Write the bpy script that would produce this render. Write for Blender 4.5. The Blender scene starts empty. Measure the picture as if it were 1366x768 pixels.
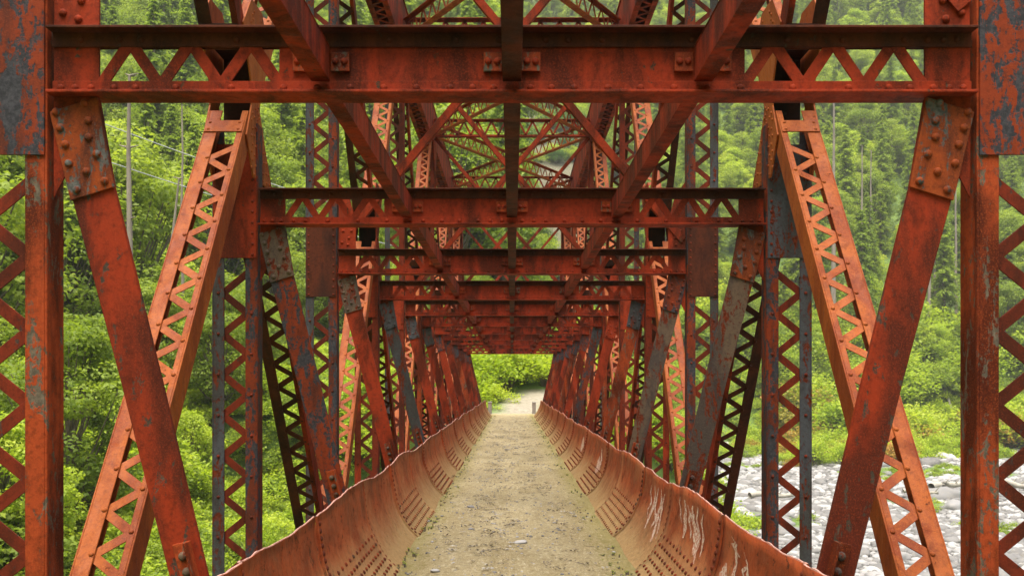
import bpy, math, random
import numpy as np
from mathutils import Vector, Matrix, noise as mnoise
R = math.radians
random.seed(7); rng = np.random.default_rng(7)
SC = bpy.context.scene; COL = SC.collection

# ------------------------------------------------------------------ camera, world, sun, exposure
EYE = 1.65
cam_d = bpy.data.cameras.new("camera"); cam = bpy.data.objects.new("camera", cam_d); COL.objects.link(cam)
cam.location = (0, 0, EYE); cam.rotation_euler = (R(90), 0, 0)
cam_d.lens = 35.0; cam_d.sensor_width = 36; cam_d.shift_y = 0.0922; cam_d.clip_end = 3000; cam_d.clip_start = .05
SC.camera = cam
cam_d.dof.use_dof = True; cam_d.dof.focus_distance = 8.0; cam_d.dof.aperture_fstop = 5.6
w = bpy.data.worlds.new("World"); SC.world = w; w.use_nodes = True
nt = w.node_tree; nt.nodes.clear()
sky = nt.nodes.new("ShaderNodeTexSky"); sky.sky_type = 'NISHITA'; sky.sun_disc = False
SUN_EL, SUN_AZ = 74, 195      # azimuth clockwise from +Y
sky.sun_elevation = R(SUN_EL); sky.sun_rotation = R(SUN_AZ); sky.air_density = 1.0; sky.dust_density = 5.0; sky.ozone_density = .6
bg = nt.nodes.new("ShaderNodeBackground"); bg.inputs[1].default_value = 0.085
out = nt.nodes.new("ShaderNodeOutputWorld")
nt.links.new(sky.outputs[0], bg.inputs[0]); nt.links.new(bg.outputs[0], out.inputs[0])
sun_d = bpy.data.lights.new("sun", 'SUN'); sun_d.energy = 3.0; sun_d.angle = R(50); sun_d.color = (1, .95, .87)
sun = bpy.data.objects.new("sun", sun_d); COL.objects.link(sun)
_a, _e = R(SUN_AZ), R(SUN_EL)
sdir = Vector((math.sin(_a)*math.cos(_e), math.cos(_a)*math.cos(_e), math.sin(_e)))
sun.rotation_euler = sdir.to_track_quat('Z', 'Y').to_euler(); sun.location = (0, -20, 60)
vs = SC.view_settings; vs.view_transform = 'Standard'; vs.look = 'None'; vs.exposure = 1.5; vs.gamma = 1
SC.render.engine = 'CYCLES'; SC.cycles.use_denoising = True
SC.cycles.max_bounces = 6; SC.cycles.diffuse_bounces = 3; SC.cycles.transmission_bounces = 3; SC.cycles.transparent_max_bounces = 4

# ------------------------------------------------------------------ node helpers / materials
def srgb(r, g, b):
    return tuple((c/12.92 if c <= .04045 else ((c+.055)/1.055)**2.4) for c in (r/255, g/255, b/255)) + (1,)
class NT:
    def __init__(s, name):
        s.m = bpy.data.materials.new(name); s.m.use_nodes = True; s.t = s.m.node_tree
        s.b = s.t.nodes['Principled BSDF']; s.out = s.t.nodes['Material Output']
    def n(s, typ, **kw):
        o = s.t.nodes.new(typ)
        for k, v in kw.items(): setattr(o, k, v)
        return o
    def l(s, a, b): s.t.links.new(a, b)
    def noise(s, vec, scale, detail=4, rough=.55, dist=0):
        o = s.n("ShaderNodeTexNoise"); o.inputs['Scale'].default_value = scale; o.inputs['Detail'].default_value = detail
        o.inputs['Roughness'].default_value = rough; o.inputs['Distortion'].default_value = dist
        if vec is not None: s.l(vec, o.inputs['Vector'])
        return o.outputs['Fac']
    def ramp(s, fac, stops, interp='LINEAR'):
        o = s.n("ShaderNodeValToRGB"); o.color_ramp.interpolation = interp
        e = o.color_ramp.elements
        while len(e) < len(stops): e.new(.5)
        for i, (p, c) in enumerate(stops):
            e[i].position = p; e[i].color = c if len(c) == 4 else tuple(c) + (1,)
        s.l(fac, o.inputs[0]); return o.outputs[0]
    def step(s, fac, a, b):
        o = s.n("ShaderNodeMapRange"); o.inputs[1].default_value = a; o.inputs[2].default_value = b; s.l(fac, o.inputs[0]); return o.outputs[0]
    def mix(s, f, a, b, mode='MIX'):
        o = s.n("ShaderNodeMix", data_type='RGBA', blend_type=mode)
        for sock, v in ((o.inputs[0], f), (o.inputs[6], a), (o.inputs[7], b)):
            if hasattr(v, 'is_linked'): s.l(v, sock)
            else: sock.default_value = v
        return o.outputs[2]
    def math(s, op, a, b=0.0):
        o = s.n("ShaderNodeMath", operation=op)
        for sock, v in ((o.inputs[0], a), (o.inputs[1], b)):
            if hasattr(v, 'is_linked'): s.l(v, sock)
            else: sock.default_value = v
        return o.outputs[0]
    def bump(s, h, strength=.5, dist=.01):
        o = s.n("ShaderNodeBump"); o.inputs['Strength'].default_value = strength; o.inputs['Distance'].default_value = dist
        s.l(h, o.inputs['Height']); s.l(o.outputs[0], s.b.inputs['Normal'])
    def pos(s, sc=(1, 1, 1)):
        g = s.n("ShaderNodeNewGeometry"); m = s.n("ShaderNodeMapping"); m.inputs['Scale'].default_value = sc
        s.l(g.outputs['Position'], m.inputs['Vector']); return m.outputs[0]

def rust_mat(name, red, deep, patch, patch_lo, rough=.7, spec=.10, dirt=None):
    """painted steel: red oxide paint, darker rust blotches, worn patches down to primer"""
    t = NT(name); p = t.pos(); ps = t.pos((1.4, 1.4, .45)) if not dirt else t.pos((1.3, 1.0, 1.1))
    big = t.noise(ps, 2.3, 6, .62, .4); fine = t.noise(p, 34, 5, .7); mid = t.noise(ps, 9, 6, .7, .6); vf = t.noise(p, 120, 3, .7)
    c = t.mix(t.step(big, .44, .58), red, deep)
    c = t.mix(t.math('MULTIPLY', t.step(fine, .48, .63), .42), c, tuple(x*.45 for x in deep[:3])+(1,))
    c = t.mix(t.math('MULTIPLY', t.step(vf, .50, .68), .36), c, (min(1, red[0]*1.45), red[1]*2.0, red[2]*1.6, 1))
    c = t.mix(t.math('MULTIPLY', t.step(t.noise(ps, 4.5, 5, .65, .8), .54, .66), .5), c, tuple(x*.5 for x in deep[:3])+(1,))
    pm = t.step(t.math('ADD', t.math('MULTIPLY', mid, .7), t.math('MULTIPLY', fine, .3)), patch_lo, patch_lo + .035)
    pc = t.mix(t.step(fine, .4, .6), patch, tuple(x*.5 for x in patch[:3])+(1,))
    c = t.mix(pm, c, pc)
    if dirt:
        run = t.noise(t.pos((1.5, 2.5, .9)), 2.6, 6, .72, .8); c = t.mix(t.math('MULTIPLY', t.step(run, .55, .66), .5), c, tuple(x*.5 for x in deep[:3])+(1,))
        scr = t.noise(t.pos((1, 9, 2.2)), 4.1, 5, .7, .6); c = t.mix(t.math('MULTIPLY', t.step(scr, .67, .70), .35), c, (.55, .27, .15, 1))
        blo = t.noise(p, 1.6, 4, .55, .5); c = t.mix(t.math('MULTIPLY', t.step(blo, .52, .64), .5), c, (.36, .135, .055, 1))
        g = t.n("ShaderNodeNewGeometry"); sx = t.n("ShaderNodeSeparateXYZ"); t.l(g.outputs['Position'], sx.inputs[0])
        hgt = t.math('ADD', sx.outputs[2], t.math('MULTIPLY', t.math('SUBTRACT', big, .5), .55))
        c = t.mix(t.math('MULTIPLY', t.step(hgt, .46, .05), .85), c, t.mix(t.step(fine, .35, .65), dirt, tuple(x*.6 for x in dirt[:3])+(1,)))
    t.l(c, t.b.inputs['Base Color'])
    rg = t.n("ShaderNodeMapRange"); rg.inputs[1].default_value = .3; rg.inputs[2].default_value = .7
    rg.inputs[3].default_value = rough-.14; rg.inputs[4].default_value = rough+.16; t.l(mid, rg.inputs[0]); t.l(rg.outputs[0], t.b.inputs['Roughness'])
    t.b.inputs['Specular IOR Level'].default_value = spec
    hh = t.math('ADD', t.math('MULTIPLY', fine, .5), t.math('MULTIPLY', pm, -.6))
    hh = t.math('ADD', hh, t.math('MULTIPLY', vf, .25))
    t.bump(hh, .55, .006)
    return t.m
M = {}
RED = (.255, .0275, .0078, 1); DEEP = (.07, .0115, .004, 1); GREY = (.058, .055, .062, 1); TAN = (.20, .14, .085, 1)
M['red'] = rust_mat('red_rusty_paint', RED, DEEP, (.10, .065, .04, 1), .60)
M['red_worn'] = rust_mat('flaking_red_paint', (.29, .045, .012, 1), DEEP, (.15, .12, .085, 1), .545)
M['mottled'] = rust_mat('mottled_red_and_grey', (.20, .030, .009, 1), (.075, .02, .012, 1), GREY, .49)
M['grey'] = rust_mat('worn_grey_primer', (.064, .061, .069, 1), (.045, .038, .036, 1), (.15, .028, .010, 1), .52)
M['brown'] = rust_mat('brown_grey_rust', (.115, .072, .048, 1), (.06, .042, .038, 1), (.17, .030, .010, 1), .525)
M['scab'] = rust_mat('scabby_rust', (.23, .042, .009, 1), (.075, .02, .010, 1), (.12, .115, .105, 1), .535)
M['lit_orange'] = rust_mat('sky_lit_orange_paint', (.31, .074, .014, 1), (.20, .036, .008, 1), (.14, .03, .012, 1), .62, .6, .16)  # orange carries the sheen of sky-lit upper faces in its colour
M['trough'] = rust_mat('curved_plate_paint', (.33, .062, .018, 1), (.20, .038, .012, 1), (.10, .028, .012, 1), .575, .6, .16, dirt=(.36, .25, .11, 1))
def simple(name, c1, c2, scale=8, rough=.8, bump=.4, dist=.01, spec=.3, sc=(1, 1, 1), lo=.35, hi=.65):
    t = NT(name); p = t.pos(sc); a = t.noise(p, scale, 6, .65); b = t.noise(p, scale*6, 4, .6)
    c = t.mix(t.step(a, lo, hi), c1, c2); c = t.mix(t.math('MULTIPLY', t.step(b, .5, .7), .4), c, tuple(x*.4 for x in c1[:3])+(1,))
    t.l(c, t.b.inputs['Base Color']); t.b.inputs['Roughness'].default_value = rough; t.b.inputs['Specular IOR Level'].default_value = spec
    t.bump(t.math('ADD', a, t.math('MULTIPLY', b, .5)), bump, dist); return t.m
M['shade_brown'] = rust_mat('brown_rust_and_shade', (.085, .020, .009, 1), (.034, .012, .008, 1), (.08, .06, .045, 1), .60)  # dark brown rust; also carries underside shade of flanges and far diagonals
M['maroon'] = rust_mat('maroon_rust', (.155, .021, .008, 1), (.055, .012, .006, 1), (.075, .06, .05, 1), .58)
M['brace_red'] = rust_mat('stained_red_paint', (.235, .026, .0075, 1), (.075, .014, .007, 1), (.095, .07, .05, 1), .56)
M['node_shadow'] = rust_mat('shadow_black_rust', (.05, .014, .008, 1), (.02, .010, .008, 1), (.05, .04, .035, 1), .6)  # shadow inside the node box, painted as a near-black colour
M['rivet'] = rust_mat('rusty_rivet', (.17, .030, .010, 1), (.08, .018, .010, 1), (.10, .065, .04, 1), .56)
M['rim'] = simple('bare_worn_edge', (.62, .36, .30, 1), (.42, .20, .15, 1), 20, .6)
M['chalk'] = simple('white_scrawl', (.58, .47, .38, 1), (.36, .12, .06, 1), 45, .8, .1, lo=.45, hi=.55)
M['bark'] = simple('bark', (.10, .075, .05, 1), (.20, .17, .13, 1), 3, .9, .6, .03, sc=(1, 1, .25))
M['snag'] = simple('pale_dead_wood', (.30, .25, .20, 1), (.19, .155, .13, 1), 3, .9, .6, .02, sc=(1, 1, .25))
M['drift'] = simple('bleached_wood', (.42, .39, .33, 1), (.30, .27, .22, 1), 3, .9, .6, .02)
M['cable'] = simple('grey_cable', (.35, .37, .37, 1), (.3, .3, .3, 1), 3, .6, .1)
M['rock'] = simple('tan_rock', (.42, .37, .30, 1), (.24, .21, .18, 1), .9, .9, .8, .2)
def stone_mat():
    t = NT('river_stone'); oi = t.n("ShaderNodeObjectInfo"); p = t.pos(); a = t.noise(p, 3, 5, .6)
    at = t.n("ShaderNodeAttribute"); at.attribute_name = 'tone'
    c = t.ramp(at.outputs['Fac'], [(0, (.07, .066, .06)), (.35, (.16, .155, .15)), (.7, (.26, .255, .25)), (1, (.38, .37, .35))])
    c = t.mix(t.math('MULTIPLY', t.step(a, .45, .7), .4), c, (.25, .22, .18, 1))
    t.l(c, t.b.inputs['Base Color']); t.b.inputs['Roughness'].default_value = .85; t.bump(a, .4, .03); return t.m
M['stone'] = stone_mat()
def leaf_mat(name, cols, trans=.35):
    t = NT(name); at = t.n("ShaderNodeAttribute"); at.attribute_name = 'tone'
    oi = t.n("ShaderNodeObjectInfo"); p = t.pos(); n = t.noise(p, .12, 3, .5)
    f = t.math('ADD', t.math('MULTIPLY', at.outputs['Fac'], .55), t.math('ADD', t.math('MULTIPLY', oi.outputs['Random'], .30), t.math('MULTIPLY', n, .30)))
    k = len(cols); c = t.ramp(f, [(.05 + .95*i/(k-1), cols[i]) for i in range(k)])
    t.l(c, t.b.inputs['Base Color']); t.b.inputs['Roughness'].default_value = .55; t.b.inputs['Specular IOR Level'].default_value = .25
    tr = t.n("ShaderNodeBsdfTranslucent"); mx = t.n("ShaderNodeMixShader"); mx.inputs[0].default_value = trans
    c2 = t.mix(1.0, c, (1.35, 1.35, .6, 1), 'MULTIPLY'); t.l(c2, tr.inputs['Color'])
    t.l(t.b.outputs[0], mx.inputs[1]); t.l(tr.outputs[0], mx.inputs[2]); t.l(mx.outputs[0], t.out.inputs['Surface']); return t.m
M['leaf'] = leaf_mat('broad_leaf', [(.095, .15, .022), (.165, .235, .032), (.25, .325, .045), (.35, .42, .065)], .5)
M['leaf_y'] = leaf_mat('yellow_green_leaf', [(.15, .24, .022), (.26, .36, .032), (.38, .47, .05), (.48, .52, .07)], .5)
M['leaf_o'] = leaf_mat('turning_leaf', [(.17, .20, .03), (.30, .27, .04), (.40, .25, .05), (.45, .20, .06)], .35)
M['needle'] = leaf_mat('conifer_needle', [(.10, .16, .032), (.165, .24, .042), (.24, .325, .055), (.32, .40, .075)], .45)
M['dark'] = leaf_mat('dark_leaf', [(.03, .07, .015), (.055, .12, .022), (.09, .18, .03), (.13, .23, .04)], .35)
def path_mat():
    t = NT('sandy_path'); p = t.pos(); ps = t.pos((1.6, .45, 1))
    a = t.noise(ps, 1.3, 6, .6, .3); b = t.noise(p, 22, 6, .75); d = t.noise(p, 75, 4, .7); e = t.noise(t.pos((2.2, 1, 1)), 6, 6, .75, 1.0)
    c = t.mix(t.step(a, .38, .62), (.35, .275, .135, 1), (.47, .385, .215, 1))
    c = t.mix(t.math('MULTIPLY', t.step(b, .48, .60), .5), c, (.22, .165, .075, 1))
    c = t.mix(t.math('MULTIPLY', t.step(d, .53, .62), .75), c, (.60, .53, .36, 1))
    c = t.mix(t.math('MULTIPLY', t.step(e, .55, .61), .7), c, (.21, .16, .075, 1))
    e2 = t.noise(t.pos((2.5, .9, 1)), 11, 5, .8, .6); c = t.mix(t.math('MULTIPLY', t.step(e2, .56, .60), .6), c, (.66, .58, .40, 1))
    g = t.n("ShaderNodeNewGeometry"); sx = t.n("ShaderNodeSeparateXYZ"); t.l(g.outputs['Position'], sx.inputs[0])
    ed = t.math('ADD', t.math('ABSOLUTE', sx.outputs[0]), t.math('MULTIPLY', t.math('SUBTRACT', e, .5), .9))
    mo = t.math('MULTIPLY', t.step(ed, .72, 1.0), .6)
    c = t.mix(mo, c, (.26, .225, .06, 1))
    t.l(c, t.b.inputs['Base Color']); t.b.inputs['Roughness'].default_value = .95; t.b.inputs['Specular IOR Level'].default_value = .15
    t.bump(t.math('ADD', t.math('MULTIPLY', b, .8), t.math('ADD', t.math('MULTIPLY', d, .35), e)), 1.0, .05); return t.m
M['path'] = path_mat()
def ground_mat():
    t = NT('valley_ground'); at = t.n("ShaderNodeAttribute"); at.attribute_name = 'cover'; p = t.pos()
    a = t.noise(p, .6, 6, .65); b = t.noise(p, 4, 5, .7)
    green = t.mix(t.step(a, .35, .65), (.06, .11, .018, 1), (.14, .21, .035, 1))
    stones = t.mix(t.step(b, .35, .65), (.12, .115, .10, 1), (.24, .235, .225, 1))
    gravel = t.mix(t.step(b, .35, .65), (.22, .19, .135, 1), (.33, .29, .22, 1))
    sp = t.n("ShaderNodeSeparateColor"); t.l(at.outputs['Color'], sp.inputs[0])
    c = t.mix(sp.outputs[0], green, stones); c = t.mix(sp.outputs[1], c, t.mix(t.step(b, .42, .58), (.075, .085, .035, 1), (.21, .175, .125, 1))); c = t.mix(sp.outputs[2], c, gravel)
    t.l(c, t.b.inputs['Base Color']); t.b.inputs['Roughness'].default_value = .95; t.bump(t.math('ADD', a, b), .6, .25); return t.m
M['ground'] = ground_mat()

# ------------------------------------------------------------------ mesh helpers
def link(o, parent=None):
    COL.objects.link(o)
    if parent is not None: o.parent = parent
    return o
def empty(name, loc=(0, 0, 0), parent=None, **props):
    o = bpy.data.objects.new(name, None); o.location = loc; o.empty_display_size = .2
    for k, v in props.items(): o[k] = v
    return link(o, parent)
def mesh_np(name, V, F, mats, tone=None, mat_idx=None, smooth=False):
    V = np.asarray(V, dtype=np.float32); F = np.asarray(F, dtype=np.int32); k = F.shape[1]
    me = bpy.data.meshes.new(name)
    me.vertices.add(len(V)); me.vertices.foreach_set('co', V.ravel())
    me.loops.add(F.size); me.loops.foreach_set('vertex_index', F.ravel())
    me.polygons.add(len(F)); me.polygons.foreach_set('loop_start', np.arange(0, F.size, k, dtype=np.int32))
    for m in mats: me.materials.append(m)
    if mat_idx is not None: me.polygons.foreach_set('material_index', np.asarray(mat_idx, dtype=np.int32))
    me.update(calc_edges=True)
    if tone is not None:
        at = me.attributes.new('tone', 'FLOAT', 'FACE'); at.data.foreach_set('value', np.asarray(tone, dtype=np.float32))
    if smooth: me.polygons.foreach_set('use_smooth', np.ones(len(F), dtype=bool))
    me.validate(); return me
class MB:
    """collects solids (metres); build() links ONE mesh object whose origin is `org`"""
    def __init__(s): s.v = []; s.f = []
    def add(s, vs, fs):
        k = len(s.v); s.v += [tuple(p) for p in vs]; s.f += [tuple(i+k for i in f) for f in fs]
    def box(s, lo, hi):
        (a, b, c), (d, e, f) = lo, hi
        s.add([(a,b,c),(d,b,c),(d,e,c),(a,e,c),(a,b,f),(d,b,f),(d,e,f),(a,e,f)],
              [(0,3,2,1),(4,5,6,7),(0,1,5,4),(1,2,6,5),(2,3,7,6),(3,0,4,7)])
    def obox(s, o, ex, ey, ez, a, b):
        """oriented box: a..b corners in frame (o; ex,ey,ez)"""
        P = [o + ex*x + ey*y + ez*z for z in (a[2], b[2]) for (x, y) in ((a[0], a[1]), (b[0], a[1]), (b[0], b[1]), (a[0], b[1]))]
        s.add(P, [(0,3,2,1),(4,5,6,7),(0,1,5,4),(1,2,6,5),(2,3,7,6),(3,0,4,7)])
    def prism(s, poly, n, t):
        """poly: list of Vectors, extruded by n*t"""
        k = len(poly); a = list(poly); b = [p + n*t for p in poly]
        s.add(a + b, [tuple(range(k))[::-1], tuple(range(k, 2*k))] + [(i, (i+1) % k, k+(i+1) % k, k+i) for i in range(k)])
    def build(s, name, mat, parent=None, org=None, bevel=0, kind=None, label=None, smooth=False):
        if not s.v: return None
        V = np.array(s.v, dtype=np.float64)
        if org is None: org = (V.min(0)+V.max(0))/2
        org = np.array(org, dtype=float)
        me = bpy.data.meshes.new(name); me.from_pydata((V-org).tolist(), [], s.f); me.materials.append(mat); me.update()
        if smooth: me.polygons.foreach_set('use_smooth', [True]*len(me.polygons))
        o = bpy.data.objects.new(name, me); link(o, parent)
        pl = np.array(parent_world(parent)) if parent is not None else np.zeros(3)
        o.location = org - pl
        if bevel:
            b = o.modifiers.new('edge', 'BEVEL'); b.width = bevel; b.segments = 1; b.limit_method = 'ANGLE'
        if kind: o['kind'] = kind
        if label: o['label'] = label
        return o
def parent_world(o):
    p = Vector((0, 0, 0))
    while o is not None: p += Vector(o.location); o = o.parent
    return p
# bridge units: 1 u = 3 mm, measured from the eye; P = one bay = 1328 u
S = .003; P = 1328*S
def U(x, d, h, dy=0): return Vector((x*S, d*P + dy*S, EYE + h*S))
X_, Y_, Z_ = Vector((1, 0, 0)), Vector((0, 1, 0)), Vector((0, 0, 1))
def proj(p):
    if p.y < .3: return None
    f = 1328/p.y
    return (683 + p.x*f, 510 - (p.z-EYE)*f, f)

# ------------------------------------------------------------------ bars and rivets: the largest 290 of each become parts, the rest is joined
BARS, RIVS = [], []
def bar(parent, a, b, wd, n, t, mat, front=True):
    """flat strip a->b, width wd, lying on plane with normal n, thickness t (away along n)"""
    ax = (b-a).normalized(); sd = ax.cross(n).normalized()
    e = ax*wd*.25
    poly = [a - sd*wd/2 - e, b - sd*wd/2 + e, b + sd*wd/2 + e, a + sd*wd/2 - e]
    q = proj((a+b)/2); pr = 0
    if front and q and -5 < q[0] < 1371 and -5 < q[1] < 773: pr = (b-a).length*q[2]
    BARS.append((pr, parent, poly, n, t, mat))
def rivet(parent, p, n, r, mat, front=True):
    q = proj(p); pr = 0
    if front and q and 0 < q[0] < 1366 and 0 < q[1] < 768: pr = 2*r*q[2]
    RIVS.append((pr, parent, Vector(p), Vector(n).normalized(), r, mat, q[2] if q else 300))
def dome(seg, prof):
    V = []; F = []
    for rr, zz in prof: V += [(rr*math.cos(2*math.pi*i/seg), rr*math.sin(2*math.pi*i/seg), zz) for i in range(seg)]
    V.append((0, 0, 1*.72)); top = len(V)-1
    for k in range(len(prof)-1):
        for i in range(seg):
            j = (i+1) % seg; a, b, c, d = k*seg+i, k*seg+j, (k+1)*seg+j, (k+1)*seg+i; F += [(a, b, c), (a, c, d)]
    k = (len(prof)-1)*seg
    for i in range(seg): F.append((k+i, k+(i+1) % seg, top))
    return np.array(V), np.array(F)
DOME_HI = dome(9, [(1, -.05), (.96, .22), (.72, .55), (.38, .69)]); DOME_LO = dome(6, [(1, -.05), (.75, .5)]); DOME_MIN = dome(4, [(1, -.05)])
def riv_frame(n):
    ref = Z_ if abs(n.z) < .9 else X_
    a = ref.cross(n).normalized(); return np.array((a, n.cross(a), n)).T
_riv_me = {}
def flush():
    BARS.sort(key=lambda b: -b[0]); joined = {}
    for i, (pr, par, poly, n, t, mat) in enumerate(BARS):
        if i < 290 and pr > 8:
            m = MB(); m.prism(poly, n, t); m.build('lacing_bar', mat, par, bevel=.0015)
        else:
            joined.setdefault((par.name, mat.name), (par, mat, MB()))[2].prism(poly, n, t)
    for par, mat, m in joined.values(): m.build('lacing', mat, par, kind='stuff')
    RIVS.sort(key=lambda b: -b[0]); jr = {}
    for i, (pr, par, p, n, r, mat, f) in enumerate(RIVS):
        if i < 290 and pr > 7.5:
            k = (mat.name, round(r, 4))
            if k not in _riv_me:
                _riv_me[k] = mesh_np('rivet', DOME_HI[0]*r, DOME_HI[1], [mat], smooth=True)
            o = bpy.data.objects.new('rivet', _riv_me[k]); link(o, par)
            o.matrix_local = Matrix.Translation(p - parent_world(par)) @ Matrix(riv_frame(n).tolist()).to_4x4()
        else:
            V, F = (DOME_HI if pr > 5 else DOME_LO if 2*r*f > 1.8 else DOME_MIN)
            e = jr.setdefault((par.name, mat.name), [par, mat, [], [], 0])
            W = (V*r) @ riv_frame(n).T + np.array(p); e[2].append(W); e[3].append(F+e[4]); e[4] += len(W)
    for par, mat, Vs, Fs, _ in jr.values():
        V = np.vstack(Vs); pw = np.array(parent_world(par)); me = mesh_np('rivets', V-pw, np.vstack(Fs), [mat], smooth=True)
        o = bpy.data.objects.new('rivets', me); o['kind'] = 'stuff'; link(o, par)

# ------------------------------------------------------------------ the bridge
bridge = empty('truss_bridge', (0, 0, 0), label='rusty red riveted steel truss bridge enclosing the sandy footpath', category='bridge')
BW = 30   # half depth of members, u
def laced(part_name, sx, A, B, mat, half_d=BW, mat_out=None, ends=(0, 0), pitch=60, plates=(), xc=817, hw=67, label=None, lace2=True, e3flip=1, barmat=None, plate_mat=None, fl=36, tie_rivets=True):
    """riveted member of two channels tied by lacing bars; A,B=(d,h) on the truss plane; plates=[(from,to)] solid tie plates, u along axis from A"""
    a = U(sx*xc, *A); b = U(sx*xc, *B); ax = (b-a).normalized(); L = (b-a).length/S
    e2 = X_*sx; e3 = ax.cross(X_)
    if e3.y > 1e-3 or (abs(e3.y) < 1e-3 and e3.z > 0): e3 = -e3   # e3 faces the camera (or down)
    if part_name == 'top_chord': e3 = -Z_
    par = empty(part_name, a, bridge)
    if label: par['label'] = label
    mat_out = mat_out or mat; t = 4*S
    for side, m in ((-1, mat), (1, mat_out)):
        mb = MB(); w0, w1 = (side*hw, side*(hw-4)); f1 = side*(hw-(fl if part_name != 'diagonal' else (38 if side > 0 else 18)))
        def bx(y0, y1, z0, z1): mb.obox(a, ax, e2, e3, (0, min(y0, y1)*S, z0*S), (L*S, max(y0, y1)*S, z1*S))
        bx(w0, w1, -half_d, half_d)
        bx(w1, f1, half_d-4, half_d); bx(w1, side*(hw-18), -half_d, -half_d+4)
        mb.build('channel', m, par, a, bevel=.003)
    def pt(s, y, z): return a + ax*s*S + e2*y*S + e3*z*S
    def blocked(s):
        return any(p0 - 5 < s < p1 + 5 for p0, p1 in plates)
    bm = barmat or mat
    for face in ((1, -1) if lace2 else (1,)):
        zz = (half_d-7.6) if face == 1 else -(half_d-4.2)
        s = ends[0] + 8; k = 0; yy = hw-fl+6; yo, yi = (hw-32, -(hw-12)) if part_name == 'diagonal' else (yy, -yy)
        while s + pitch < L - ends[1]:
            y0, y1 = (yi, yo) if k % 2 == 0 else (yo, yi)
            if not (blocked(s) or blocked(s+pitch)):
                bar(par, pt(s, y0, zz), pt(s+pitch, y1, zz + (.8 if k % 2 else 0)), 21*S, e3, 2.6*S, bm, front=(face == 1))
                if face == 1 and tie_rivets: rivet(par, pt(s, y0 + (0 if part_name == 'diagonal' else 12 if y0 > 0 else -12), half_d), e3, 5.5*S, bm)
            s += pitch; k += 1
    for i, (p0, p1) in enumerate(plates):
        mb = MB(); mb.obox(a, ax, e2, e3, (p0*S, -(hw-3)*S, (half_d+.3)*S), (p1*S, (hw-3)*S, (half_d+4)*S)); mb.build('tie_plate', plate_mat or bm, par, bevel=.002)
        if lace2:
            mb = MB(); mb.obox(a, ax, e2, e3, (p0*S, -(hw-3)*S, -(half_d+4)*S), (p1*S, (hw-3)*S, -(half_d+.3)*S)); mb.build('tie_plate', plate_mat or bm, par, bevel=.002)
        if not tie_rivets: continue
        nn = max(2, int((p1-p0)/28))
        for j in range(nn):
            for y in (-(hw-14), hw-14): rivet(par, pt(p0+10+(p1-p0-20)*j/(nn-1), y, half_d+4), e3, 5*S, bm)
    return par
N0, N1 = 0, 12
def dn(n): return .22 + n
HB, HT, HM = -870, 2463, 823      # bottom node, top chord axis, mid node
skin = {(-1, 2): 'grey', (1, 2): 'grey', (-1, 3): 'grey', (1, 3): 'mottled', (-1, 5): 'grey', (1, 5): 'mottled', (1, 7): 'grey'}
kskin = {(-1, 1): ('brace_red', 'scab'), (1, 1): ('brace_red', 'scab'), (-1, 2): ('mottled', 'brown'), (1, 2): ('brown', 'scab'), (-1, 3): ('red', 'brown'), (1, 3): ('brown', 'mottled'),
         (-1, 4): ('grey', 'grey'), (1, 4): ('red_worn', 'grey'), (-1, 5): ('red', 'grey'), (1, 5): ('red', 'red'), (-1, 6): ('red', 'grey'), (1, 6): ('mottled', 'grey')}
# posts
for n in range(N0, N1+1):
    odd = n % 2 == 1
    for sx in (-1, 1):
        top = 2296 if odd else HM-60
        base = HB+45
        pl = [(0, 60), (366-base, 700-base)] + ([(top-base-90, top-base)] if odd else [])
        mo = M[skin.get((sx, n), 'red')]; mi = M['red_worn'] if n == 1 else (M['maroon'] if (n % 3) else M['red_worn'])
        pm = M['shade_brown'] if n == 3 else M['mottled'] if n in (1, 3) else M['grey'] if (n == 2 and sx == 1) else M['red']
        if n == 2: mi = M['mottled']
        if n == 3: mi, mo = M['mottled'], M['grey']
        laced('post', sx, (dn(n)+.012, base), (dn(n)+.012, top), mi, mat_out=mo, ends=(60, 90 if odd else 0), pitch=60, plates=pl, barmat=M['maroon'], plate_mat=pm, lace2=False, tie_rivets=(n > 1))
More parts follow.
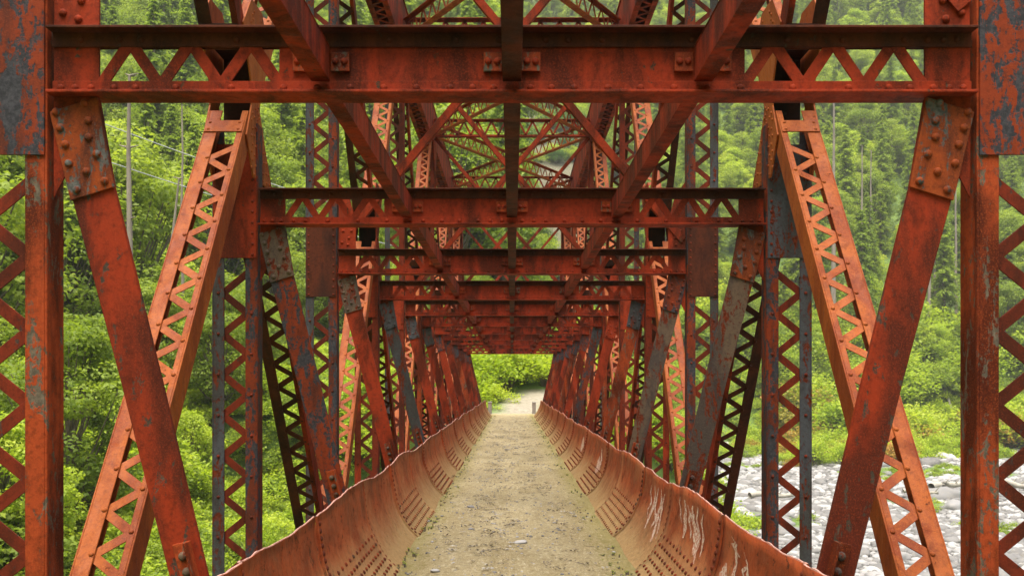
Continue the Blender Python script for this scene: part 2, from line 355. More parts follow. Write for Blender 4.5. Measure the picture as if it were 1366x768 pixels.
# diagonals, chords
for k in range(-1 if False else 0, 6):
    d0 = dn(1+2*k); d2 = d0+2
    for sx in (-1, 1):
        g = 1693
        def on(d, up): return HM + (up*(d-(d0+1)))*g
        # falling towards the camera (upper end far): built in two halves around the node
        e = .085
        last = (k == 5)
        segs = []
        segs.append(((d0+.04, on(d0+.04, 1)), (d0+1-.035, on(d0+1-.035, 1)), 'near'))
        segs.append(((d0+1+e, on(d0+1+e, -1)), (d2-.04, on(d2-.04, -1)), 'far'))
        segs.append(((d0+.04, on(d0+.04, -1)), (d0+1-e, on(d0+1-e, -1)), 'far'))
        if not last: segs.append(((d0+1+e, on(d0+1+e, 1)), (d2-.04, on(d2-.04, 1)), 'near'))
        for (A, B, tp) in segs:
            L = ((B[0]-A[0])**2*1328**2 + (B[1]-A[1])**2)**.5
            laced('diagonal', sx, A, B, M['lit_orange'] if tp == 'near' else M['red'], mat_out=None if tp == 'near' else M['shade_brown'], barmat=None if tp == 'near' else M['shade_brown'], pitch=51, ends=(90, 110), plates=[(20, 85), (L-100, L-50) if B[1] < HM and tp == 'near' else (L-66, L-2)], half_d=34, hw=56, lace2=False, fl=34)  # sky-lit slopes coloured orange, shaded undersides dark brown
        # gusset pair at the mid node, with diaphragm
        nd = empty('node_gusset', U(sx*817, d0+1, HM), bridge)
        for s2 in (-1, 1):
            x = sx*(817 + s2*57.5)
            poly = [(-60, 290), (60, 290), (150, 190), (60, 40), (25, -5), (100, -115), (174, -224), (-40, -224), (-115, -118), (-60, -20), (-60, 40), (-150, 190)]
            pts = [U(x, d0+1, HM+h, dy) for dy, h in poly]
            mb = MB(); mb.prism(pts, X_*sx*s2, 5*S); mb.build('gusset_plate', M['lit_orange'] if (k == 0) else M['red'], nd, bevel=.002)
            for (c0, h0, c1, h1) in ((-28, -215, -28, -20), (150, -212, 8, -8), (118, -212, -8, -20), (-60, -200, -60, -40), (20, -212, 5, -30), (70, -215, 10, -60), (-100, 160, -40, 260), (100, 160, 40, 260)):
                for j in range(8):
                    f = j/7; q = U(x, d0+1, HM+h0+(h1-h0)*f, c0+(c1-c0)*f + (6 if j % 2 else -6)); rivet(nd, q + X_*sx*s2*5*S, X_*sx*s2, 5*S, M['lit_orange'] if k == 0 else M['red'])
        mb = MB(); mb.box(tuple(U(sx*817-54, d0+1, HM-60, 60)), tuple(U(sx*817+54, d0+1, HM+150, 66))); mb.build('diaphragm', M['node_shadow'], nd)  # near-black colour stands in for the shadow between the gussets
        mb = MB(); mb.box(tuple(U(sx*817-54, d0+1, HM+150.5, -120)), tuple(U(sx*817+54, d0+1, HM+156, 120))); mb.build('diaphragm', M['node_shadow'], nd)
        # chords per double bay
        cd2 = d2 if not last else d0
        if not last:
            laced('top_chord', sx, (d0, HT), (d2, HT), M['red'], half_d=165, hw=67, pitch=62, plates=[(0, 120), (2*1328-120, 2*1328)], lace2=False)
            mb = MB(); mb.box(tuple(U(sx*817-75, d0, HT+166)), tuple(U(sx*817+75, d2, HT+172))); mb.build('chord_cover_plate', M['red'], bridge)
        laced('bottom_chord', sx, (d0, HB), (d2, HB), M['red'], half_d=60, pitch=110, plates=[(0, 120)], lace2=False)
        # top corner gusset
        if not last or True:
            mb = MB(); mb.prism([U(sx*744, d0, h, dy) for dy, h in ((-170, 2290), (170, 2290), (120, 2120), (40, 2040), (-40, 2040), (-120, 2120))], X_*(-sx), 5*S)
            mb.build('chord_gusset', M['red'], bridge)
    # first-bay half of the crossing diagonals behind the frame edge is out of view
for sx in (-1, 1):
    laced('end_post', sx, (dn(11)+.03, HT-60), (dn(13), HB), M['red'], half_d=45, pitch=70, plates=[(0, 120)])
    laced('bottom_chord', sx, (dn(0), HB), (dn(1), HB), M['red'], half_d=60, pitch=110, plates=[(0, 120)], lace2=False)

# cross beams
RX = [-745+14, -708, -682, -645, -610, -545, -455, -370, -316, -300, -262, -208, -155, -100, -64, -30]
for n in range(N0, N1+1):
    d = dn(n); cb = empty('cross_beam', U(0, d, 463), bridge); m = M['red']
    mb = MB()
    mb.box(tuple(U(-745, d, 566, -32)), tuple(U(745, d, 570, 32)))
    for y0, y1 in ((-7, -3.2), (3.2, 7)): mb.box(tuple(U(-745, d, 543, y0)), tuple(U(745, d, 566, y1)))
    mb.build('top_flange', M['shade_brown'], cb, bevel=.002)  # underside shade of the flange is put into its colour
    mb = MB()
    mb.box(tuple(U(-745, d, 463, -32)), tuple(U(745, d, 467.5, 32)))
    for y0, y1 in ((-7, -3.2), (3.2, 7)): mb.box(tuple(U(-745, d, 467.5, y0)), tuple(U(745, d, 488, y1)))
    mb.build('bottom_flange', m, cb, bevel=.002)
    mb = MB(); mb.box(tuple(U(-378, d, 469, -3)), tuple(U(378, d, 564, 3))); mb.build('web_plate', m, cb)
    for sx in (-1, 1):
        mb = MB(); a, b = sorted((sx*671, sx*744)); mb.box(tuple(U(a, d, 469, -3)), tuple(U(b, d, 564, 3))); mb.build('end_plate', m, cb)
        for i in range(6):
            x0 = 664 - i*49; x1 = x0-40; lo, hi = (486, 545) if i % 2 == 0 else (545, 486)
            bar(cb, U(sx*x0, d, lo, -2.6), U(sx*x1, d, hi, -2.6), 19*S, -Y_, 2.2*S if i % 2 else 2.9*S, m)
        for x in RX:
            rivet(cb, U(sx*x, d, 477, -7), -Y_, 6*S, m)
            if random.random() < .6: rivet(cb, U(sx*(x+9), d, 555, -7), -Y_, 6*S, M['shade_brown'])
        if n % 2 == 1:   # corner gusset above the beam at main posts
            mb = MB(); mb.prism([U(sx*x, d, h, -2) for x, h in ((744, 572), (671, 572), (671, 690), (700, 800), (744, 860))], Y_, 5*S); mb.build('corner_gusset', m, cb)
            for x, h in ((730, 600), (700, 620), (690, 650), (725, 650), (715, 690), (705, 590)): rivet(cb, U(sx*x, d, h, -2), -Y_, 7*S, m)
        mb = MB(); mb.prism([U(sx*x, d, h, -4) for x, h in ((744, 462.5), (671, 462.5), (671, 440), (744, 300))], Y_, 4*S)   # small filler behind the brace head
        mb.build('filler_plate', m, cb)
    for x in (-309, 0, 309):
        for s2 in (-1, 1):
            a, b = sorted((x+s2*16, x+s2*46)); mb = MB(); mb.box(tuple(U(a, d, 503, -10)), tuple(U(b, d, 534, -3.1))); mb.build('clip_plate', M['red_worn'], cb, bevel=.002)
            rivet(cb, U(x+s2*24, d, 519, -10), -Y_, 6*S, m); rivet(cb, U(x+s2*38, d, 519, -10), -Y_, 6*S, m)
    # knee braces
    for sx in (-1, 1):
        pm, gm = kskin.get((sx, n), ('red', 'mottled' if n > 6 else 'scab'))
        if n > 6: pm = 'red' if (n + (sx > 0)) % 3 else 'red_worn'
        kb = empty('knee_brace', U(sx*500, d, -560), bridge)
        if (sx, n) in ((-1, 2), (-1, 4)): kb['label'] = 'worn grey knee brace'
        mb = MB(); mb.prism([U(sx*x, d, h, -6) for x, h in ((745, 439), (671, 461), (646, 316), (566, -10), (488, -340), (436, -560), (496, -560), (549, -340), (634, 0), (713, 297))], Y_, 12*S)
        mb.build('brace_plate', M[pm], kb, bevel=.003)
        mb = MB(); mb.prism([U(sx*x, d, h, -11) for x, h in ((748, 437), (671, 461), (643, 316), (714, 294))], Y_, 5*S); mb.build('gusset_plate', M[gm], kb, bevel=.002)
        for zx, zy in ((650, 40), (795, 85), (630, 128), (775, 165), (630, 213), (748, 250), (590, 298), (730, 345), (640, 388), (548, 435), (690, 480)):
            rivet(kb, U(sx*((1080+zx/3.84)-683)*1.22, d, (510-(130+zy/3.84))*1.22, -11), -Y_, 7*S, M[gm])
        # clip angle near the foot
        ax = Vector((-sx*(549-634)*-1, 0, -340)).normalized()
        ax = Vector((sx*(549-634), 0, -340)).normalized(); sd = Vector((-ax.z*1, 0, ax.x)); sd = sd if sd.x*sx < 0 else -sd   # sd points inward
        o = U(sx*548, d, -262, -6.2)
        mb = MB(); mb.obox(o, ax, sd, -Y_, (0, -2*S, 0), (130*S, 28*S, 4*S)); mb.obox(o, ax, sd, -Y_, (0, 24*S, 4*S), (130*S, 28*S, 30*S)); mb.build('clip_angle', M['red_worn'], kb, bevel=.002)
        for q in (22, 48, 74): rivet(kb, o + ax*q*S + sd*11*S - Y_*4*S, -Y_, 8*S, M['brown'])
    # bracing above main frames
    if n % 2 == 1:
        sw = empty('sway_bracing', U(0, d, 1480), bridge)
        for sx in (-1, 1):
            for (x0, h0, x1, h1) in ((738, 2350, 12, 1488), (12, 1472, 735, 610)):
                a = U(sx*x0, d, h0, -4 if sx > 0 else 6); b = U(sx*x1, d, h1, -4 if sx > 0 else 6); ax = (b-a).normalized(); sd = ax.cross(Y_)
                if sd.z > 0: sd = -sd
                mb = MB(); L = (b-a).length; mb.obox(a, ax, sd, -Y_, (0, -16*S, 0), (L, 16*S, 4*S)); mb.obox(a, ax, sd, -Y_, (0, 12*S, -28*S), (L, 16*S, 0)); mb.build('brace_angle', m, sw, bevel=.002)
        mb = MB(); mb.box(tuple(U(-40, d, 1435, -13)), tuple(U(40, d, 1525, -8.5))); mb.build('centre_plate', m, sw)
        ts = empty('top_strut', U(0, d, 2361), bridge)
        for h0, h1 in ((2361, 2383), (2505, 2527)):
            mb = MB(); mb.box(tuple(U(-744, d, h0, -7)), tuple(U(744, d, h1, 7))); fl = h0 if h0 < 2400 else h1-4
            mb.box(tuple(U(-744, d, fl, -34)), tuple(U(744, d, fl+4, -7.5))); mb.box(tuple(U(-744, d, fl, 7.5)), tuple(U(744, d, fl+4, 34))); mb.build('strut_flange', m, ts)
        for i in range(22):
            x0 = -726 + i*66; lo, hi = (2378, 2510) if i % 2 else (2510, 2378)
            bar(ts, U(x0, d, lo, -8), U(x0+66, d, hi, -8), 18*S, -Y_, 3*S, m, front=(n > 3))
    # floor beam under the deck
    mb = MB(); mb.box(tuple(U(-745, d, -760, -25)), tuple(U(745, d, -620, 25))); mb.build('floor_beam', m, bridge)
# top lateral bracing: laced X between struts
for n in range(1, 10, 2):
    for sx in (-1, 1):
        a = U(-sx*735, dn(n)+.03, 0); b = U(sx*735, dn(n+2)-.03, 0); ax = (b-a).normalized(); sd = ax.cross(Z_); L = (b-a).length
        lb = empty('lateral_brace', (a+b)/2 + Z_*2361*S, bridge)
        zo = 0 if sx > 0 else 1.5
        for h0 in (2366, 2500):
            mb = MB(); o = Vector((a.x, a.y, EYE + (h0+zo)*S)); mb.obox(o, ax, sd, Z_, (0, -26*S, 0), (L, 26*S, 4*S)); mb.obox(o, ax, sd, Z_, (0, -3*S, 4.2*S if h0 < 2400 else -20*S), (L, 3*S, 20*S if h0 < 2400 else -.2*S)); mb.build('brace_flange', M['lit_orange'], lb)
        k = int(L/(70*S)); st = L/k
        for i in range(k):
            lo, hi = (2374, 2496) if i % 2 else (2496, 2374)
            p0 = a + ax*st*i; p1 = a + ax*st*(i+1); p0.z = EYE+lo*S; p1.z = EYE+hi*S
            bar(lb, p0, p1, 16*S, sd, 3*S, M['lit_orange'], front=False)
# stringers
for x in (-309, 0, 309):
    for n in range(N0, N1):
        d0, d1 = dn(n)+.0065, dn(n+1)-.009
        mb = MB(); o = 1 if x <= 0 else -1
        fx = 0 if x == 0 else (x/abs(x))
        mb.box(tuple(U(x-15, d0, 485.5)), tuple(U(x+15, d1, 489.5)))
        wx = x - 2 if x == 0 else x - fx*12
        mb.box(tuple(U(wx-2, d0, 489.5)), tuple(U(wx+2, d1, 541)))
        mb.box(tuple(U(x-15, d0, 541)), tuple(U(x+15, d1, 542.9)))
        st = mb.build('stringer', M['shade_brown'] if x == 0 else M['red'], bridge, bevel=.002)

# ------------------------------------------------------------------ curved curb plates
PROF = [(450, -297), (449, -325), (446, -355), (441, -385), (434, -415), (424, -445), (411, -475), (395, -503), (375, -528), (350, -551), (325, -572)]
PR = np.array(PROF, dtype=float); cs = np.concatenate([[0], np.cumsum(np.hypot(*np.diff(PR, axis=0).T))]); cs /= cs[-1]
def prof(s):
    return np.interp(s, cs, PR[:, 0]), np.interp(s, cs, PR[:, 1])
WIDE = {1: 1.065, -1: .985}
def ragged(sx, d):
    q = mnoise.noise(Vector((d*2.2, sx*5.3, 0)))*13 + mnoise.noise(Vector((d*11, sx*3.1, 4)))*5 + mnoise.noise(Vector((d*37, sx*2.1, 9)))*2.6
    f = (d-.22) % 1; q += 9*math.cos(2*math.pi*(f-.72))
    return q
def curb_pt(sx, d, s, off=0.0):
    x, h = prof(s); x2, h2 = prof(min(1, s+.01)); x1, h1 = prof(max(0, s-.01))
    tx, th = x2-x1, h2-h1; L = math.hypot(tx, th); nx, nh = th/L, -tx/L       # normal pointing to the path / up
    dent = (mnoise.noise(Vector((d*1.7, s*2, sx*7.0)))*9 + mnoise.noise(Vector((d*5, s*4, sx*9.0)))*3)*(1-.3*s)
    lift = ragged(sx, d)*max(0, 1-s*2.2)
    return U(sx*(x*WIDE[sx] + nx*(off+dent)), d, h + nh*(off+dent) + lift), Vector((sx*nx, 0, nh))
for sx in (-1, 1):
    for n in range(0, 13):
        for half in (0, 1):
            d0 = dn(n) + (.47 if half else 0); d1 = dn(n)+1 if half else dn(n)+.47
            if n == 12 and half: continue
            K, J = 18, 14; V = []; F = []
            pull = 5.5 if half else 0      # plates with the riveted strips are lapped on top
            for th in (0, -5):
                for i in range(K+1):
                    d = d0 + (d1-d0)*i/K + (.004 if i == 0 and half == 0 else 0)*0
                    for j in range(J+1):
                        p, _ = curb_pt(sx, d, j/J, pull+th); V.append(p)
            G = (K+1)*(J+1)
            for i in range(K):
                for j in range(J):
                    a, b, c, e = i*(J+1)+j, i*(J+1)+j+1, (i+1)*(J+1)+j+1, (i+1)*(J+1)+j
                    F.append((a, b, c, e) if sx > 0 else (a, e, c, b)); F.append((G+a, G+e, G+c, G+b) if sx > 0 else (G+a, G+b, G+c, G+e))
            for i in range(K):
                for j in (0, J):
                    a, e = i*(J+1)+j, (i+1)*(J+1)+j; F.append((a, e, G+e, G+a))
            for j in range(J):
                for i in (0, K):
                    a, b = i*(J+1)+j, i*(J+1)+j+1; F.append((a, b, G+b, G+a))
            org = tuple(curb_pt(sx, (d0+d1)/2, .5)[0])
            mb = MB(); mb.v = [tuple(v) for v in V]; mb.f = F
            cp = mb.build('curb_plate', M['trough'], bridge, org, smooth=False)
            me = cp.data; me.polygons.foreach_set('use_smooth', [f < 2*K*J for f in range(len(me.polygons))])
            # worn rim
            mb = MB(); pts = []
            for i in range(49):
                d = d0 + (d1-d0)*i/48; p, _ = curb_pt(sx, d, 0, pull-2.5); k2 = 1 + .5*mnoise.noise(Vector((d*60, sx, 2))); pts.append((p, k2))
            for (p, k2), (q, k3) in zip(pts[:-1], pts[1:]):
                a = 2.1*S*k2; b = 2.1*S*k3
                mb.add([p+Vector((-a, 0, -a)), p+Vector((a, 0, -a)), p+Vector((a*.7, 0, a*.8)), p+Vector((-a*.7, 0, a*.8)), q+Vector((-b, 0, -b)), q+Vector((b, 0, -b)), q+Vector((b*.7, 0, b*.8)), q+Vector((-b*.7, 0, b*.8))],
                       [(0, 1, 5, 4), (1, 2, 6, 5), (2, 3, 7, 6), (3, 0, 4, 7)])
            mb.build('worn_rim', M['rim'], cp)
            # seam rivets
            for dd, cnt in ((d0+.012, 15), ):
                for q in range(cnt):
                    s = .06 + .8*q/(cnt-1); p, nn = curb_pt(sx, dd, s, pull); rivet(cp, p, nn, 6.6*S, M['rivet'])
            if half:
                for row in range(6):
                    s = .50 + row*.083; c = 12 if row == 0 else (15 if n < 3 else 20)
                    # low strip under each row of rivets
                    if row and n > 1:
                        mb = MB(); prev = None
                        for i in range(13):
                            d = d0+.03+(d1-d0-.06)*i/12; a, _ = curb_pt(sx, d, s-.008, pull+2.6); b, _ = curb_pt(sx, d, s+.008, pull+2.6)
                            a2, _ = curb_pt(sx, d, s-.010, pull-1); b2, _ = curb_pt(sx, d, s+.010, pull-1)
                            cur = (a, b, b2, a2)
                            if prev: mb.add(list(prev)+list(cur), [(0, 1, 5, 4), (1, 2, 6, 5), (3, 0, 4, 7)])
                            prev = cur
                        mb.build('rivet_strip', M['trough'], cp)
                    for q in range(c):
                        p, nn = curb_pt(sx, d0+.035+(d1-d0-.07)*q/(c-1), s, pull+(2 if row else 0)); rivet(cp, p, nn, (6 if row == 0 else 5.6)*S, M['rivet'])
# chalky scrawls on the right-hand curb plates
def stroke(name, pts, wd, parent):
    mb = MB(); prev = None
    for i in range(len(pts)-1):
        (d0, s0), (d1, s1) = pts[i], pts[i+1]
        for j in range(8):
            f = j/8; d = d0+(d1-d0)*f; s = s0+(s1-s0)*f; h = (d-.22) % 1; off = (5.5 if h > .47 else 0)+1.0
            k = wd*.95*(.6+.9*abs(mnoise.noise(Vector((d*14, s*14, wd*50)))))*(.35+1.3*math.sin(math.pi*min(1, (i+f)/(len(pts)-1))))
            a, _ = curb_pt(1, d-k, s, off); b, _ = curb_pt(1, d+k, s, off)
            if prev: mb.add([prev[0], prev[1], b, a], [(0, 1, 2, 3)])
            prev = (a, b)
    return mb.build(name, M['chalk'], parent)
scr = empty('scrawl', tuple(curb_pt(1, 2.1, .4)[0]), bridge, label='white scrawled marks on the right curved plates')
random.seed(3)
for (c, s0, s1, wd) in [(1.50, .2, .52, .010), (1.535, .14, .40, .006), (1.585, .12, .62, .008), (1.64, .3, .5, .02), (1.62, .1, .2, .01), (1.86, .1, .42, .007), (1.90, .08, .5, .012), (1.95, .1, .45, .02), (2.0, .12, .36, .008), (2.05, .1, .40, .016), (2.1, .08, .3, .006),
                        (2.33, .12, .6, .008), (2.38, .1, .66, .014), (2.44, .1, .55, .010), (2.50, .1, .62, .012), (2.56, .14, .5, .007), (3.9, .15, .5, .02), (3.97, .3, .62, .04), (4.9, .2, .5, .05), (1.57, .42, .56, .012)]:
    p = [(c + random.uniform(-.01, .01), s0)]; m_ = 4
    for i in range(1, m_+1): p.append((c + random.uniform(-.025, .025) - .015*i, s0+(s1-s0)*i/m_))
    stroke('scrawl_stroke', p, wd, scr)
# deck plate under the path
mb = MB(); mb.box(tuple(U(-420, .0, -618)), tuple(U(420, 13.3, -585))); mb.build('deck_plate', M['red'], bridge)
flush()
# end bollards of the railing at the far end
for sx in (-1, 1):
    t_ = empty('guard_post', tuple(U(sx*395, 13.45, -560)), None, label='short weathered wooden post at the %s of the far bridge end' % ('left' if sx < 0 else 'right'), category='post')
    mb = MB(); b0 = U(sx*395, 13.45, -600)
    mb.box((b0.x-.1, b0.y-.1, b0.z), (b0.x+.1, b0.y+.1, b0.z+.72)); mb.build('shaft', M['snag'], t_, bevel=.02)
    mb = MB(); mb.box((b0.x-.12, b0.y-.12, b0.z+.721), (b0.x+.12, b0.y+.12, b0.z+.77)); mb.build('cap', M['drift'], t_, bevel=.015)

# ------------------------------------------------------------------ the path on the deck
nx_, ny_ = 40, 420; V = []
for j in range(ny_+1):
    y = -1.5 + 54.3*j/ny_
    for i in range(nx_+1):
        x = (-1.06 + 2.20*i/nx_)
        z = mnoise.noise(Vector((x*1.7, y*.8, 0)))*.022 + mnoise.noise(Vector((x*7, y*5, 3)))*.008 - .02*(abs(x)/1.05)**4 + .005
        V.append((x, y, z))
F = [(j*(nx_+1)+i, j*(nx_+1)+i+1, (j+1)*(nx_+1)+i+1, (j+1)*(nx_+1)+i) for j in range(ny_) for i in range(nx_)]
o = bpy.data.objects.new('footpath', mesh_np('footpath', V, F, [M['path']], smooth=True)); link(o); o['kind'] = 'structure'

# ------------------------------------------------------------------ terrain
def sm(a, b, t):
    t = min(1, max(0, (t-a)/(b-a))); return t*t*(3-2*t)
def terr(x, y):
    nz = mnoise.noise(Vector((x*.03, y*.03, 1)))*2.2 + mnoise.noise(Vector((x*.11, y*.11, 5)))*.7
    bed = -8.2 + mnoise.noise(Vector((x*.06, y*.05, 2)))*.45
    left = -6.5 + max(0, -x-7)*.28 + max(0, -x-22)*.42 + nz*sm(4, 14, -x)
    z = bed + (max(left, bed)-bed)*sm(-2, -8, x)
    far = -8 + max(0, y-146-8*mnoise.noise(Vector((x*.045, 3.3, 0))))*.72 + nz*sm(150, 170, y); z = max(z, far)
    # bank carrying the path beyond the bridge
    edge = 5 + .05*max(0, y-52); xr = x - 0
    kf = 1 - .82*sm(-4, 9, x); bank = max(0, min(y, 72)-55)*.13 + (max(0, y-68)*.34 + max(0, y-95)*.22)*kf + nz*.8*sm(58, 75, y)*kf; bank = -9 + (bank+9)*sm(edge+9, edge, x)
    fr = sm(49.5, 53.2, y + max(0, abs(x)-3)*.25*0)
    bank = -9 + (bank+9)*fr
    z = max(z, bank)
    if y < 0: z = max(z, -9 + 9*sm(-8, -14, y) + max(0, -y-20)*.5)
    z = max(z, -8.2 + max(0, x-120)*.6)
    if abs(x) < 3 and 50 < y < 56: z = min(z, -.03)
    return z
def path_x(y): return .3 + max(0, y-54)*.16 + max(0, y-62)**1.6*.12
xs = np.concatenate([np.arange(-300, -60, 6.), np.arange(-60, 60, 1.25), np.arange(60, 330, 6.)])
ys = np.concatenate([np.arange(-200, 0, 10.), np.arange(0, 48, 2.), np.arange(48, 75, .6), np.arange(75, 170, 2.), np.arange(170, 520, 7.)])
V = []; C = []
def bare(x, y):    # tan rocky clearing on the hill above the far bridge end
    return sm(1, .55, (((x-7)/18)**2 + ((y-232)/50)**2)**.5 + mnoise.noise(Vector((x*.08, y*.08, 8)))*.35) if y > 100 else 0
for y in ys:
    for x in xs:
        z = terr(x, y); V.append((x, y, z))
        bed = 1 if (z < -7.0 and x > -3) else 0
        if bed and mnoise.noise(Vector((x*.09, y*.07, 12))) > .28: bed = 0
        pth = 0
        if 51 < y < 64.5: pth = sm(1.9, 1.2, abs(x-path_x(y))) if y > 54.5 else sm(4.5, 2.5, abs(x))
        C.append((bed, bare(x, y), pth, 1))
W_ = len(xs); F = [(j*W_+i, j*W_+i+1, (j+1)*W_+i+1, (j+1)*W_+i) for j in range(len(ys)-1) for i in range(W_-1)]
me = mesh_np('ground', V, F, [M['ground']], smooth=True)
ca = me.color_attributes.new('cover', 'FLOAT_COLOR', 'POINT'); ca.data.foreach_set('color', np.array(C, dtype=np.float32).ravel())
g = bpy.data.objects.new('ground', me); link(g); g['kind'] = 'structure'

# ------------------------------------------------------------------ vegetation prototypes
def leaves(cent, nrm, size, aspect=.6):
    """rhombic leaf faces; cent (n,3), nrm (n,3), size (n,)"""
    n = len(cent); nrm = nrm/np.linalg.norm(nrm, axis=1, keepdims=True)
    r = rng.normal(size=(n, 3)); a = np.cross(nrm, r); a /= np.linalg.norm(a, axis=1, keepdims=True); b = np.cross(nrm, a)
    s = size[:, None]; d = nrm*s*.18
    V = np.stack([cent-a*s*.5, cent+b*s*aspect*.5+d, cent+a*s*.5, cent-b*s*aspect*.5+d], 1).reshape(-1, 3)
    return V, np.arange(4*n).reshape(-1, 4)
def tube(pts, rad, seg=6):
    V = []; F = []
    for k, (p, r) in enumerate(zip(pts, rad)):
        p = Vector(p); t = (Vector(pts[min(k+1, len(pts)-1)]) - Vector(pts[max(k-1, 0)])).normalized()
        a = t.cross(X_ if abs(t.x) < .8 else Y_).normalized(); b = t.cross(a)
        V += [tuple(p + a*math.cos(2*math.pi*i/seg)*r + b*math.sin(2*math.pi*i/seg)*r) for i in range(seg)]
    for k in range(len(pts)-1):
        F += [(k*seg+i, k*seg+(i+1) % seg, (k+1)*seg+(i+1) % seg, (k+1)*seg+i) for i in range(seg)]
    return np.array(V), np.array(F)
def merge(parts):
    V = []; F = []; k = 0
    for v, f in parts: V.append(v); F.append(f+k); k += len(v)
    return np.vstack(V), np.vstack(F)
def broadleaf(h, cr, nclump, per, ls, lo=.25):
    """trunk with limbs + leaf clumps"""
    wood = []; tp = [(0, 0, -.6)]; x = y = 0
    for k in range(1, 7): x += rng.normal()*.02*h; y += rng.normal()*.02*h; tp.append((x, y, h*.8*k/6))
    wood.append(tube(tp, [h*.022*(1-.14*k) for k in range(7)]))
    cs_, ns_, sz, tn = [], [], [], []
    for k in range(nclump):
        u = rng.uniform(lo, 1); ang = rng.uniform(0, 6.283); rr = cr*math.sin(math.pi*min(.97, (u-lo)/(1-lo)*.82+.16))**.7*rng.uniform(.45, 1.05)
        c = np.array((math.cos(ang)*rr, math.sin(ang)*rr, h*u)); q = cr*rng.uniform(.22, .42)
        j = min(6, int(u*6*.9)); base = np.array(tp[max(1, j-1)]); midp = (base+c)/2 + np.array((0, 0, -.05*h))
        wood.append(tube([base, midp, c], [h*.008, h*.005, h*.002], 4))
        d = rng.normal(size=(per, 3)); d /= np.linalg.norm(d, axis=1, keepdims=True); rad = rng.uniform(.35, 1, per)**.5
        pos = c + d*rad[:, None]*q*np.array((1.15, 1.15, .6)); cs_.append(pos)
        ns_.append(d*.7 + rng.normal(size=(per, 3))*.5 + np.array((0, 0, .8))); sz.append(rng.uniform(.6, 1.3, per)*ls)
        tn.append(np.clip(rng.normal(.5, .22) + rng.normal(0, .12, per), 0, 1))
    LV, LF = leaves(np.vstack(cs_), np.vstack(ns_), np.concatenate(sz)); return merge(wood), (LV, LF), np.concatenate(tn)
def conifer(h, cr, nwh, ls):
    wood = [tube([(0, 0, -.6), (0, 0, h*.5), (rng.normal()*.1, 0, h)], [h*.016, h*.010, .02])]; cs_, ns_, tn = [], [], []
    for k in range(nwh):
        u = .12 + .87*k/nwh; R_ = cr*(1-u)**.8*rng.uniform(.75, 1.15) + .15
        for b in range(rng.integers(4, 7)):
            ang = rng.uniform(0, 6.283); z = h*u; dirv = np.array((math.cos(ang), math.sin(ang), 0)); droop = -.28*R_
            tip = dirv*R_ + np.array((0, 0, z+droop)); r0 = np.array((0, 0, z)); wood.append(tube([r0, (r0+tip)/2+np.array((0, 0, .1*R_)), tip], [.035, .025, .01], 3))
            m_ = int(8+R_*16); f = rng.uniform(.15, 1.05, m_)
            pos = r0 + (tip-r0)*f[:, None] + rng.normal(size=(m_, 3))*np.array((.16, .16, .09))*(.4+R_*.35); pos[:, 2] += .4*R_*f*(1-f)
            cs_.append(pos); ns_.append(rng.normal(size=(m_, 3))*.5 + np.array((0, 0, 1.))); tn.append(np.clip(rng.normal(.5, .15)+rng.normal(0, .12, m_), 0, 1))
    c = np.vstack(cs_); LV, LF = leaves(c, np.vstack(ns_), rng.uniform(.7, 1.3, len(c))*ls, .42); return merge(wood), (LV, LF), np.concatenate(tn)
def shrub(h, cr, nst, per, ls):
    wood = []; cs_, ns_, tn = [], [], []
    for k in range(nst):
        ang = rng.uniform(0, 6.283); rr = cr*rng.uniform(.1, 1); tip = np.array((math.cos(ang)*rr, math.sin(ang)*rr, h*rng.uniform(.45, 1)*(1-.35*(rr/cr)**2)))
        wood.append(tube([(0, 0, -.1), tip*np.array((.35, .35, .6)), tip], [.03, .02, .008], 3))
        d = rng.normal(size=(per, 3)); pos = tip + d*np.array((1, 1, .65))*cr*.17 - np.array((0, 0, .1*h)); cs_.append(pos)
        pos[:, 2] = np.abs(pos[:, 2])
        ns_.append(rng.normal(size=(per, 3))*.55 + np.array((0, 0, 1.))); tn.append(np.clip(rng.normal(.5, .2)+rng.normal(0, .12, per), 0, 1))
    c = np.vstack(cs_); LV, LF = leaves(c, np.vstack(ns_), rng.uniform(.6, 1.3, len(c))*ls); return merge(wood), (LV, LF), np.concatenate(tn)
class Proto:
    def __init__(s, wood, lf, tone, lm, bark='bark'):
        s.w = mesh_np('trunk', wood[0], wood[1], [M[bark]], smooth=True); s.c = mesh_np('crown', lf[0], lf[1], [M[lm]], tone=tone)
        V, F = merge([wood, lf]); s.all = mesh_np('whole', V, F, [M[bark], M[lm]], tone=np.concatenate([np.zeros(len(wood[1])), tone]), mat_idx=[0]*len(wood[1])+[1]*len(lf[1]))
def place(pr, kind, loc, sc, rz, label, group, cat, crown_name='crown', trunk_name='trunk'):
    t = empty(kind, loc, None, label=label, category=cat)
    if group: t['group'] = group
    t.rotation_euler.z = rz; t.scale = sc if hasattr(sc, '__len__') else (sc, sc, sc)
    for nm, me in ((trunk_name, pr.w), (crown_name, pr.c)): link(bpy.data.objects.new(nm, me), t)
    return t
BL = [Proto(*broadleaf(11, 3.6, 60, 220, .27), 'leaf'), Proto(*broadleaf(13, 4.2, 70, 220, .28), 'leaf'), Proto(*broadleaf(8, 3.2, 46, 220, .25), 'leaf_y')]
CF = [Proto(*conifer(17, 2.9, 38, .42), 'needle'), Proto(*conifer(21, 3.3, 46, .46), 'needle'), Proto(*conifer(14, 2.6, 30, .42), 'leaf')]
SH = [Proto(*shrub(2.2, 1.8, 34, 60, .20), 'leaf'), Proto(*shrub(2.6, 1.9, 38, 60, .20), 'leaf_y'), Proto(*shrub(1.5, 1.6, 26, 60, .17), 'leaf_y'), Proto(*shrub(3.0, 2.0, 40, 60, .22), 'dark'), Proto(*shrub(1.9, 1.8, 30, 60, .19), 'leaf_o')]
